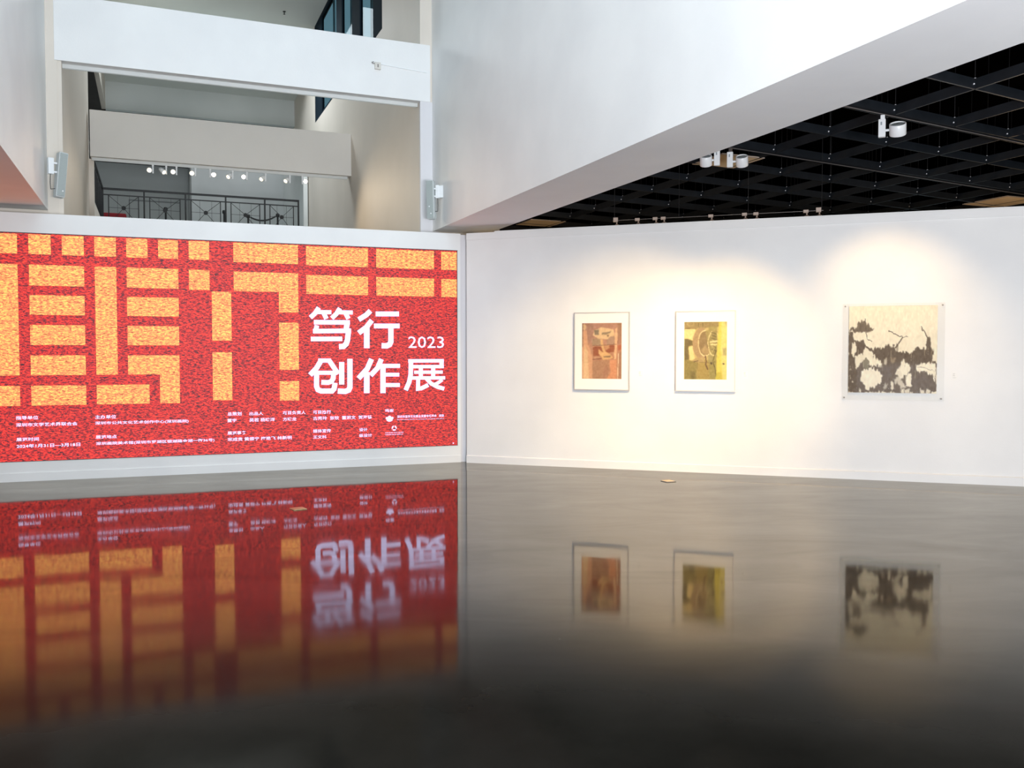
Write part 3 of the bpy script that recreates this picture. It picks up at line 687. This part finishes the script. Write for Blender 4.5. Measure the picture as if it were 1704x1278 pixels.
write(mb, '2023', s0, zb_, zt_ - zb_, s1 - s0, offset=.002)
mb.obj('year_lettering', LEDWHT, scr)
lines = [  # text, left px, right px, baseline px at the left, cap height px
 ('指导单位', 26.7, 64, 698.5, 6.2), ('深圳市文学艺术界联合会', 26.8, 129.2, 710.3, 6.2), ('展览时间', 27.5, 65, 734.8, 6.4), ('2024年1月31日—3月18日', 28, 133.8, 745.8, 6.4),
 ('主办单位', 158.6, 193.5, 697.2, 6.4), ('深圳市公共文化艺术创作中心(深圳画院)', 158.5, 314, 707.6, 6.2), ('展览地点', 159.5, 194.6, 730.5, 6.2), ('深圳画院美术馆(深圳市罗湖区银湖路金湖一街36号)', 159.8, 357, 741.6, 6.2),
 ('总策划', 378.5, 402, 691.9, 6.2), ('董宇', 378.3, 393.6, 702.6, 5.8), ('出品人', 414.8, 438, 691.2, 5.8), ('吴若 杨晓洋', 414.8, 457.3, 702, 6.2), ('项目负责人', 470.4, 508.5, 690, 6), ('方晓龙', 470.6, 493.2, 700.6, 6),
 ('展览事务', 378.6, 409.6, 723.9, 6.2), ('宋成贵 黄振宁 梅艳飞 林新明', 378.6, 485.3, 734.4, 6.2),
 ('项目执行', 520.8, 550.5, 688.9, 6), ('古秀玲  张钦  董湘文  贺海锋', 520.8, 619, 699.3, 6.2), ('媒体宣传', 520.9, 550.5, 720.3, 6), ('王文科', 521, 543.2, 730.2, 5.6),
 ('设计', 597.5, 611.3, 717.8, 5.6), ('纵设计', 597.5, 619, 727.5, 5.6), ('鸣谢', 641, 654.5, 685.9, 5.4), ('深圳市宣传文化事业发展专项基金   资助', 660.5, 738.3, 696.0, 4.9)]
mb = MB()
for tx, xa, xb, yb, hpx in lines:
    sa, za = sz_l(xa, yb); sb, _ = sz_l(xb, yb); _, zc = sz_l(xa, yb - hpx)
    mb = MB(); write(mb, tx, sa, za, zc - za, sb - sa, offset=.014); mb.obj('credit_line', LEDWHT, scr)
# very small lines under the sponsor line and under the round emblem
for tx, xa, xb, yb, hpx in (('Shenzhen special fund for the development of publicity and culture', 660.5, 738.5, 699.4, 1.9), ('SHENZHEN ARTS CENTRE', 640.8, 671.2, 721.0, 1.6), ('SHENZHEN FINE ART INSTITUTE', 640.8, 670, 724.2, 1.6)):
    sa, za = sz_l(xa, yb); sb, _ = sz_l(xb, yb); _, zc = sz_l(xa, yb - hpx); mb = MB(); write(mb, tx, sa, za, zc - za, sb - sa, offset=.01); mb.obj('credit_line', LEDWHT, scr)
# two small emblems: a lobed badge and a ring of three arcs
mb = MB()
def disc(mb, cx, cz, r, n=20, y=-.011, rz=None):
    rz = rz or r; mb.add([(cx + r * math.cos(2 * math.pi * i / n), y, cz + rz * math.sin(2 * math.pi * i / n)) for i in range(n)], [tuple(range(n))])
cx, cz = sz_l(648, 696.5)
for a in range(5):
    t_ = math.pi / 2 + a * 2 * math.pi / 5; disc(mb, cx + .038 * math.cos(t_), cz + .024 * math.sin(t_), .022, 12, -.011 - a * .00008, .017)
disc(mb, cx, cz, .030, 16, -.0115, .020); mb.box(cx - .022, cx + .022, -.0118, -.011, cz - .042, cz - .028); mb.obj('emblem', LEDWHT, scr); mb = MB()
cx, cz = sz_l(655.7, 712.3)
for a in range(3):
    t0 = math.pi / 2 + a * 2 * math.pi / 3 + .25; t1 = t0 + 1.6; n = 7; r0, r1 = .019, .037
    vs = [(cx + r * math.cos(t0 + (t1 - t0) * i / n), -.011, cz + r * math.sin(t0 + (t1 - t0) * i / n)) for r in (r0, r1) for i in range(n + 1)]
    mb.add(vs, [(i, i + 1, n + 2 + i, n + 1 + i) for i in range(n)])
mb.obj('emblem', LEDWHT, scr)
# tiny bright spot in the lower right corner
mb = MB(); sx_, sz_ = sz_l(754, 738.5); disc(mb, sx_, sz_ + .01, .010, 10); mb.obj('pixel_glint', LEDWHT, scr)

# ------------------------------------------------------------------ pictures: small raster paintings as coloured grids
def lin(c): c = np.asarray(c, float) / 255; return np.where(c <= .04045, c / 12.92, ((c + .055) / 1.055) ** 2.4)
class Canvas:
    def __init__(s, x0, x1, y0, y1, nx, ny, base):
        s.x = np.linspace(x0, x1, nx)[None, :].repeat(ny, 0); s.y = np.linspace(y0, y1, ny)[:, None].repeat(nx, 1)
        s.nx, s.ny = nx, ny; s.c = np.ones((ny, nx, 3)) * np.array(base, float)
        s.dx = s.noise(14, 14) * 2.5; s.dy = s.noise(14, 14) * 2.5
    def noise(s, gx, gy, oct=2):
        out = 0
        for o in range(oct):
            g = rng.standard_normal((gy * 2 ** o + 2, gx * 2 ** o + 2))
            ix = np.linspace(0, g.shape[1] - 1.001, s.nx); iy = np.linspace(0, g.shape[0] - 1.001, s.ny)
            x0 = ix.astype(int); y0 = iy.astype(int); fx = (ix - x0)[None, :]; fy = (iy - y0)[:, None]
            out = out + (g[y0][:, x0] * (1 - fx) * (1 - fy) + g[y0][:, x0 + 1] * fx * (1 - fy) + g[y0 + 1][:, x0] * (1 - fx) * fy + g[y0 + 1][:, x0 + 1] * fx * fy) / 2 ** o
        return out
    def inpoly(s, P, wob=1.):
        x = s.x + s.dx * wob; y = s.y + s.dy * wob; ins = np.zeros(x.shape, bool); n = len(P)
        for i in range(n):
            (ax_, ay), (bx, by) = P[i], P[(i + 1) % n]
            if ay == by: continue
            ins ^= ((ay > y) != (by > y)) & (x < (bx - ax_) * (y - ay) / (by - ay) + ax_)
        return ins.astype(float)
    def soft(s, a, k):
        for _ in range(k):
            a = (a + np.roll(a, 1, 0) + np.roll(a, -1, 0) + np.roll(a, 1, 1) + np.roll(a, -1, 1)) / 5
        return a
    def fill(s, a, col, op=1., k=1): a = s.soft(a, k)[..., None] * op; s.c = s.c * (1 - a) + np.array(col, float) * a
    def poly(s, P, col, op=1., k=1, wob=1.): s.fill(s.inpoly(P, wob), col, op, k)
    def ell(s, cx, cy, rx, ry, col, op=1., k=1, ring=None, wob=1.):
        d = np.hypot((s.x + s.dx * wob - cx) / rx, (s.y + s.dy * wob - cy) / ry)
        a = (d < 1) if ring is None else (np.abs(d - 1) < ring); s.fill(a.astype(float), col, op, k)
    def line(s, P, wd, col, op=1., k=0, wob=.4):
        x = s.x + s.dx * wob; y = s.y + s.dy * wob; m = np.full(x.shape, 1e9)
        for (ax_, ay), (bx, by) in zip(P[:-1], P[1:]):
            dx, dy = bx - ax_, by - ay; t = np.clip(((x - ax_) * dx + (y - ay) * dy) / (dx * dx + dy * dy + 1e-9), 0, 1)
            m = np.minimum(m, np.hypot(x - ax_ - t * dx, y - ay - t * dy))
        s.fill((m < wd / 2).astype(float), col, op, k)
    def grain(s, gx, gy, amt): s.c = s.c + s.noise(gx, gy)[..., None] * amt
    def obj(s, name, w_, h_, parent, loc, tone=1.0, soften=True):
        nx, ny = s.nx, s.ny
        X, Z = np.meshgrid(np.linspace(-w_ / 2, w_ / 2, nx), np.linspace(h_ / 2, -h_ / 2, ny))
        vs = np.stack([X.ravel(), np.zeros(nx * ny), Z.ravel()], 1)
        i = np.arange((ny - 1) * (nx - 1)); r = i // (nx - 1); c = i % (nx - 1); a = r * nx + c
        fs = np.stack([a, a + nx, a + nx + 1, a + 1], 1)
        me = bpy.data.meshes.new(name); me.from_pydata(vs.tolist(), [], fs.tolist())
        if soften: s.c = np.stack([s.soft(s.c[..., k], 1) for k in range(3)], -1) * .86 + np.array((200, 176, 142)) * .14
        at = me.color_attributes.new('paint', 'FLOAT_COLOR', 'POINT')
        rgba = np.ones((nx * ny, 4)); rgba[:, :3] = lin(np.clip(s.c, 0, 255)).reshape(-1, 3) * tone
        at.data.foreach_set('color', rgba.ravel())
        me.materials.append(PAINT); return link(name, me, parent, loc)
PAINT = mat('painted_paper', rough=.75)
_n = PAINT.node_tree.nodes.new('ShaderNodeVertexColor'); _n.layer_name = 'paint'
PAINT.node_tree.links.new(_n.outputs[0], PAINT.node_tree.nodes['Principled BSDF'].inputs['Base Color'])

def picture(label, s0, s1, z0, z1, w0, w1, y0, y1, canvas, dp=.038):
    cx, cz = (s0 + s1) / 2, (z0 + z1) / 2
    p = rw(cx, cz); t = thing('framed_picture', label, 'picture', p, AR, 'framed pictures with cream mats')
    hw, hh = (s1 - s0) / 2, (z1 - z0) / 2; f_ = .012
    mb = MB()
    for a, c, d, e in ((-hw, hw, hh - f_, hh), (-hw, hw, -hh, -hh + f_), (-hw, -hw + f_, -hh + f_, hh - f_), (hw - f_, hw, -hh + f_, hh - f_)): mb.box(a, c, -dp, -.002, d, e)
    mb.obj('frame', SILVER, t)
    mb = MB(); a, c, d, e = w0 - cx, w1 - cx, y0 - cz, y1 - cz; yf, yb = -dp + .010, -dp + .014
    for x0, x1, q0, q1 in ((-hw + f_, hw - f_, e, hh - f_), (-hw + f_, hw - f_, -hh + f_, d), (-hw + f_, a, d, e), (c, hw - f_, d, e)): mb.box(x0, x1, yf, yb, q0, q1)
    mb.obj('mat_board', MATB, t)
    canvas.obj('print', (w1 - w0) + .004, (y1 - y0) + .004, t, ((a + c) / 2, yb + .0005, (d + e) / 2), .70)
    mb = MB(); mb.box(-hw + f_, hw - f_, yb + .002, -.002, -hh + f_, hh - f_); mb.obj('backing', MATB, t)
    return t
C = Canvas(296, 788, 285, 982, 100, 140, (196, 138, 104))
C.poly([(296, 285), (788, 285), (788, 560), (296, 540)], (188, 136, 114), .8, 3); C.grain(8, 12, 7)
C.poly([(305, 370), (358, 380), (372, 560), (428, 700), (425, 982), (298, 982)], (238, 176, 130), 1, 2); C.poly([(330, 560), (368, 640), (385, 982), (312, 982), (312, 760)], (255, 214, 160), .9, 3)
C.ell(325, 335, 22, 38, (240, 200, 150)); C.poly([(296, 285), (309, 285), (309, 580), (296, 580)], (128, 92, 70), .9, 1)
C.poly([(352, 285), (440, 285), (420, 500), (375, 520)], (172, 128, 106), .6, 3); C.poly([(735, 285), (788, 285), (788, 470), (745, 480)], (158, 116, 84), .7, 3)
C.poly([(420, 480), (520, 480), (540, 560), (425, 566)], (172, 144, 112), .9, 2); C.poly([(610, 470), (700, 450), (700, 550), (600, 560)], (178, 146, 122), .8, 2)
C.poly([(450, 370), (500, 362), (530, 338), (690, 368), (700, 448), (645, 460), (620, 488), (500, 482), (432, 442)], (242, 204, 152), 1, 1)
C.poly([(452, 376), (506, 370), (505, 432), (450, 432)], (140, 124, 98)); C.poly([(542, 408), (655, 390), (650, 410), (590, 433), (540, 430)], (150, 128, 98)); C.poly([(605, 435), (636, 435), (620, 466)], (140, 108, 80))
C.poly([(432, 588), (545, 572), (705, 560), (700, 640), (640, 655), (520, 690), (440, 692)], (160, 84, 50), 1, 1); C.poly([(735, 560), (782, 560), (775, 620), (740, 630)], (190, 96, 62), .9, 1)
C.poly([(560, 560), (630, 555), (640, 600), (590, 630)], (222, 166, 116), .8, 2)
C.poly([(520, 490), (556, 488), (562, 570), (590, 640), (650, 680), (680, 720), (560, 752), (540, 710), (502, 660), (505, 612), (560, 655), (535, 570)], (236, 186, 122), 1, 1)
C.poly([(705, 360), (728, 338), (735, 500), (718, 735), (690, 735), (700, 560)], (242, 194, 148), 1, 1); C.poly([(560, 700), (650, 690), (650, 712), (570, 716)], (120, 92, 70), .8, 1)
C.line([(430, 566), (560, 562), (725, 550)], 5, (110, 72, 54)); C.line([(430, 742), (535, 726)], 10, (132, 78, 62)); C.line([(440, 715), (540, 712)], 5, (235, 190, 140))
C.poly([(430, 755), (640, 745), (640, 982), (425, 982)], (182, 134, 100), .9, 2); C.poly([(640, 745), (725, 738), (722, 982), (598, 982), (650, 900)], (224, 150, 106), 1, 2); C.poly([(560, 870), (600, 800), (640, 880), (560, 982)], (170, 112, 86), .6, 3)
C.poly([(752, 660), (788, 640), (788, 982), (748, 982)], (170, 124, 96), .9, 1); C.line([(746, 665), (738, 982)], 8, (252, 226, 190)); C.grain(30, 40, 6)
picture('silver-framed picture in reddish browns, leftmost of the three', 1.611, 2.389, 1.084, 2.157, 1.725, 2.280, 1.241, 2.008, C)
C = Canvas(295, 822, 272, 985, 106, 142, (196, 178, 112))
C.grain(10, 10, 6)
C.poly([(295, 272), (745, 272), (735, 330), (560, 350), (440, 358), (295, 358)], (146, 130, 82), 1, 1); C.ell(375, 292, 40, 32, (172, 158, 106), .8, 1, .18); C.line([(295, 356), (440, 358)], 7, (84, 72, 44))
for x in (470, 525): C.line([(x, 295), (x, 328)], 8, (70, 62, 36))
C.poly([(300, 362), (432, 362), (405, 540), (420, 680), (440, 745), (370, 745), (352, 560), (300, 480)], (240, 220, 152), 1, 1)
C.poly([(295, 484), (340, 480), (402, 505), (402, 566), (352, 578), (356, 745), (295, 770)], (104, 94, 52), 1, 2)
C.poly([(295, 745), (460, 745), (460, 985), (295, 985)], (136, 126, 66), 1, 3); C.poly([(370, 880), (440, 880), (440, 985), (380, 985)], (96, 88, 44), .6, 4)
C.poly([(455, 740), (700, 740), (700, 985), (460, 985)], (160, 142, 74), 1, 2)
C.poly([(600, 330), (700, 330), (700, 985), (610, 985)], (146, 140, 78), .9, 2)
C.ell(510, 540, 112, 196, (164, 140, 100), 1, 1); C.ell(556, 536, 80, 160, (134, 114, 76), 1, 1); C.poly([(500, 620), (560, 560), (620, 650), (560, 690)], (178, 156, 106), .7, 3)
C.ell(560, 536, 88, 156, (232, 216, 164), 1, 0, .045); C.poly([(560, 380), (640, 372), (700, 420), (690, 660), (612, 690)], (150, 142, 84), .9, 1); C.ell(660, 540, 68, 150, (236, 220, 164), 1, 0, .05)
C.poly([(640, 385), (700, 385), (700, 690), (650, 680)], (138, 128, 76), .9, 1)
for k in range(7): C.line([(628 + 8 * (k % 2), 405 + 34 * k), (690, 425 + 34 * k)], 9, (84, 76, 42), .8)
C.poly([(615, 512), (705, 500), (705, 520), (615, 535)], (236, 226, 168)); C.poly([(615, 542), (700, 542), (700, 562), (615, 562)], (232, 222, 160)); C.line([(630, 572), (670, 590), (640, 650)], 6, (214, 204, 140))
C.poly([(395, 755), (440, 725), (545, 700), (545, 770), (430, 772)], (176, 154, 104), 1, 1); C.line([(420, 765), (470, 755)], 10, (92, 74, 44)); C.line([(460, 772), (460, 860)], 6, (98, 84, 44)); C.line([(455, 775), (690, 768)], 4, (112, 96, 54))
C.line([(560, 695), (572, 760), (565, 800), (588, 860)], 14, (90, 62, 40)); C.line([(688, 640), (650, 760), (680, 850), (690, 940)], 10, (96, 84, 44)); C.poly([(590, 680), (650, 680), (650, 780), (600, 780)], (150, 146, 96), .8, 2); C.ell(632, 785, 12, 16, (60, 48, 30))
C.poly([(722, 272), (822, 272), (822, 985), (690, 985), (700, 700), (712, 420)], (222, 212, 86), 1, 3); C.poly([(755, 272), (822, 272), (822, 985), (770, 985), (745, 600)], (240, 228, 140), .9, 5); C.poly([(700, 900), (760, 880), (770, 985), (690, 985)], (190, 178, 60), .6, 3)
C.poly([(770, 600), (822, 595), (818, 692), (768, 690)], (168, 164, 112), .8, 3); C.ell(784, 786, 13, 9, (66, 60, 40)); C.line([(800, 272), (822, 330)], 18, (160, 160, 120), .6, 2); C.grain(34, 44, 6)
picture('silver-framed picture in yellow-greens with a wheel form, middle of the three', 3.012, 3.791, 1.088, 2.156, 3.125, 3.680, 1.246, 2.009, C)

# third: ink work behind an acrylic sheet held off the wall by four studs
C = Canvas(210, 1150, 200, 1118, 190, 186, (255, 245, 220))
C.dx = C.noise(34, 34) * 6; C.dy = C.noise(90, 8) * 13 + C.noise(26, 26) * 6
IN = (110, 96, 82); PA = (255, 245, 220)
C.poly([(218, 428), (300, 425), (306, 362), (335, 350), (398, 372), (440, 410), (484, 456), (400, 470), (380, 484), (300, 470), (225, 460)], IN, .9)
C.poly([(210, 470), (252, 480), (266, 560), (362, 562), (392, 620), (480, 660), (600, 628), (705, 628), (722, 684), (880, 694), (925, 652), (1035, 640), (1046, 548), (1075, 560), (1082, 640), (1122, 688), (1100, 705), (1102, 790), (1146, 800), (1146, 1120), (205, 1120)], IN)
C.ell(270, 662, 28, 72, PA); C.poly([(400, 632), (472, 690), (482, 742), (560, 782), (572, 842), (440, 842), (432, 772), (372, 765), (305, 885), (282, 800), (285, 745), (350, 705)], PA)
C.poly([(425, 740), (490, 740), (560, 790), (560, 842), (470, 838)], PA); C.ell(400, 820, 36, 60, (140, 132, 112)); C.ell(462, 968, 116, 98, PA); C.poly([(380, 880), (470, 860), (450, 1085), (400, 1085)], PA)
C.ell(816, 850, 54, 76, PA); C.ell(770, 900, 45, 60, PA, .9); C.poly([(820, 930), (885, 910), (892, 1060), (840, 1040)], PA); C.poly([(705, 970), (760, 940), (840, 1060), (770, 1060), (720, 1020)], PA, .75, 2); C.poly([(668, 1010), (700, 1000), (700, 1100), (670, 1100)], PA, .9)
C.poly([(928, 802), (1100, 792), (1144, 830), (1135, 990), (1085, 940), (1000, 905), (945, 880)], PA); C.ell(1005, 985, 118, 84, IN); C.poly([(1090, 800), (1146, 795), (1146, 822), (1100, 812)], IN)
C.poly([(590, 750), (622, 750), (620, 808), (592, 808)], PA, .7, 2); C.poly([(675, 742), (720, 742), (715, 800), (675, 800)], (200, 180, 150), .6, 2); C.poly([(600, 1015), (632, 1015), (622, 1075), (602, 1075)], PA, .6, 2)
for x in (800, 850, 1000, 1060): C.poly([(x - 25, 1075), (x + 25, 1070), (x + 20, 1120), (x - 20, 1120)], PA, .85)
C.line([(640, 465), (690, 482), (720, 508), (790, 532)], 11, IN, .85); C.line([(790, 532), (838, 525)], 8, IN, .85); C.line([(790, 535), (742, 600), (716, 640)], 15, IN, .85); C.line([(735, 600), (730, 680)], 24, IN, .5, 1)
C.line([(985, 418), (992, 445), (1022, 480), (1050, 545)], 13, IN, .75); C.line([(1060, 545), (1068, 650)], 34, IN, .8, 1); C.line([(385, 380), (388, 340)], 8, IN, .8); C.line([(395, 480), (412, 548), (462, 568)], 9, IN, .8); C.line([(365, 570), (402, 630), (450, 660)], 10, IN, .8); C.line([(400, 640), (470, 665)], 9, IN, .8)
for k in range(9): xx = 1020 + 12 * k; C.line([(xx, 650), (xx, 715)], 5, (220, 200, 165) if k % 3 == 0 else IN, .5)
for k in range(6): C.line([(920 + 30 * k, 830 + 8 * k), (1000 + 25 * k, 845 + 8 * k)], 4, (150, 132, 110), .6)
for k in range(16):
    xx = 220 + rng.random() * 900; yy = 600 + rng.random() * 350; C.line([(xx, yy), (xx, yy + 90)], 3, (150, 134, 112) if k % 2 else (230, 214, 180), .5)
for x, y in ((228, 872), (232, 968), (262, 1000), (340, 1090)): C.ell(x, y, 8, 10, PA, .9)
C.grain(60, 30, 5)
cx, cz = (5.103 + 6.271) / 2, (1.005 + 2.212) / 2; hw, hh = (6.271 - 5.103) / 2, (2.212 - 1.005) / 2
t = thing('acrylic_mounted_print', 'large ink picture in brown-black on cream behind clear acrylic, rightmost of the three', 'picture', rw(cx, cz), AR)
C.obj('print', 1.014, 1.084, t, (5.683 - cx, -.018, 1.641 - cz), .92, False)
mb = MB(); mb.box(5.176 - cx, 6.190 - cx, -.0174, -.012, 1.099 - cz, 2.183 - cz); mb.obj('backing_board', MATB, t)
mb = MB(); mb.box(-hw, hw, -.024, -.020, -hh, hh); mb.obj('acrylic_sheet', ACRYL, t)
for sx in (-1, 1):
    for sz in (-1, 1):
        x, z = sx * (hw - .028), sz * (hh - .03)
        mb = MB(); mb.tube((x, 0, z), (x, -.020, z), .006, n=12); mb.tube((x, -.024, z), (x, -.029, z), .010, n=16); mb.obj('stud', STUD, t)

# caption cards beside the pictures
for s0, s1, z0, z1, txt, lab in ((2.494, 2.572, 1.255, 1.357, ('~~', '~~~~', '~~~~~'), 'small white caption card right of the reddish picture'),
                                 (3.880, 3.948, 1.260, 1.358, ('~~', '~~~', '~~~~'), 'small white caption card right of the green picture'),
                                 (6.350, 6.425, 1.258, 1.362, ('~~~', '~~~', '~~~~~'), 'small white caption card right of the acrylic-covered ink picture')):
    t = thing('caption_card', lab, 'label', rw((s0 + s1) / 2, (z0 + z1) / 2), AR, 'caption cards beside the pictures')
    a, c = (s1 - s0) / 2, (z1 - z0) / 2
    mb = MB(); mb.box(-a, a, -.003, 0, -c, c); mb.obj('card', CARD, t)
    mb = MB()
    for (dz, ws, th) in ((.62, (-.45, .12), .0035), (.34, (-.45, .02), .003), (.12, (-.45, .10), .003), (-.32, (-.45, .5), .0025)):
        x = ws[0] * a
        while x < ws[1] * a: mb.box(x, x + .0045, -.0034, -.003, dz * c, dz * c + th); x += .006
    mb.obj('caption_text', INK, t)

# ------------------------------------------------------------------ floor outlet plates
for x, y, rz, m, lab in ((-2.19, 8.925, AL + .22, BRASS, 'small brass floor outlet plate in the red reflection'), (1.945, 10.855, AR + .75, STUD, 'small tan floor outlet plate below the green picture')):
    t = thing('floor_outlet', lab, 'floor outlet', (x, y, 0), rz, 'floor outlet plates')
    mb = MB(); mb.bevbox(-.07, .07, -.07, .07, .0005, .007, .002); mb.obj('plate', m, t)
    mb = MB(); mb.bevbox(-.058, .058, -.058, .058, .007, .010, .001); mb.obj('lid', BRASS if m is BRASS else PANELT, t)
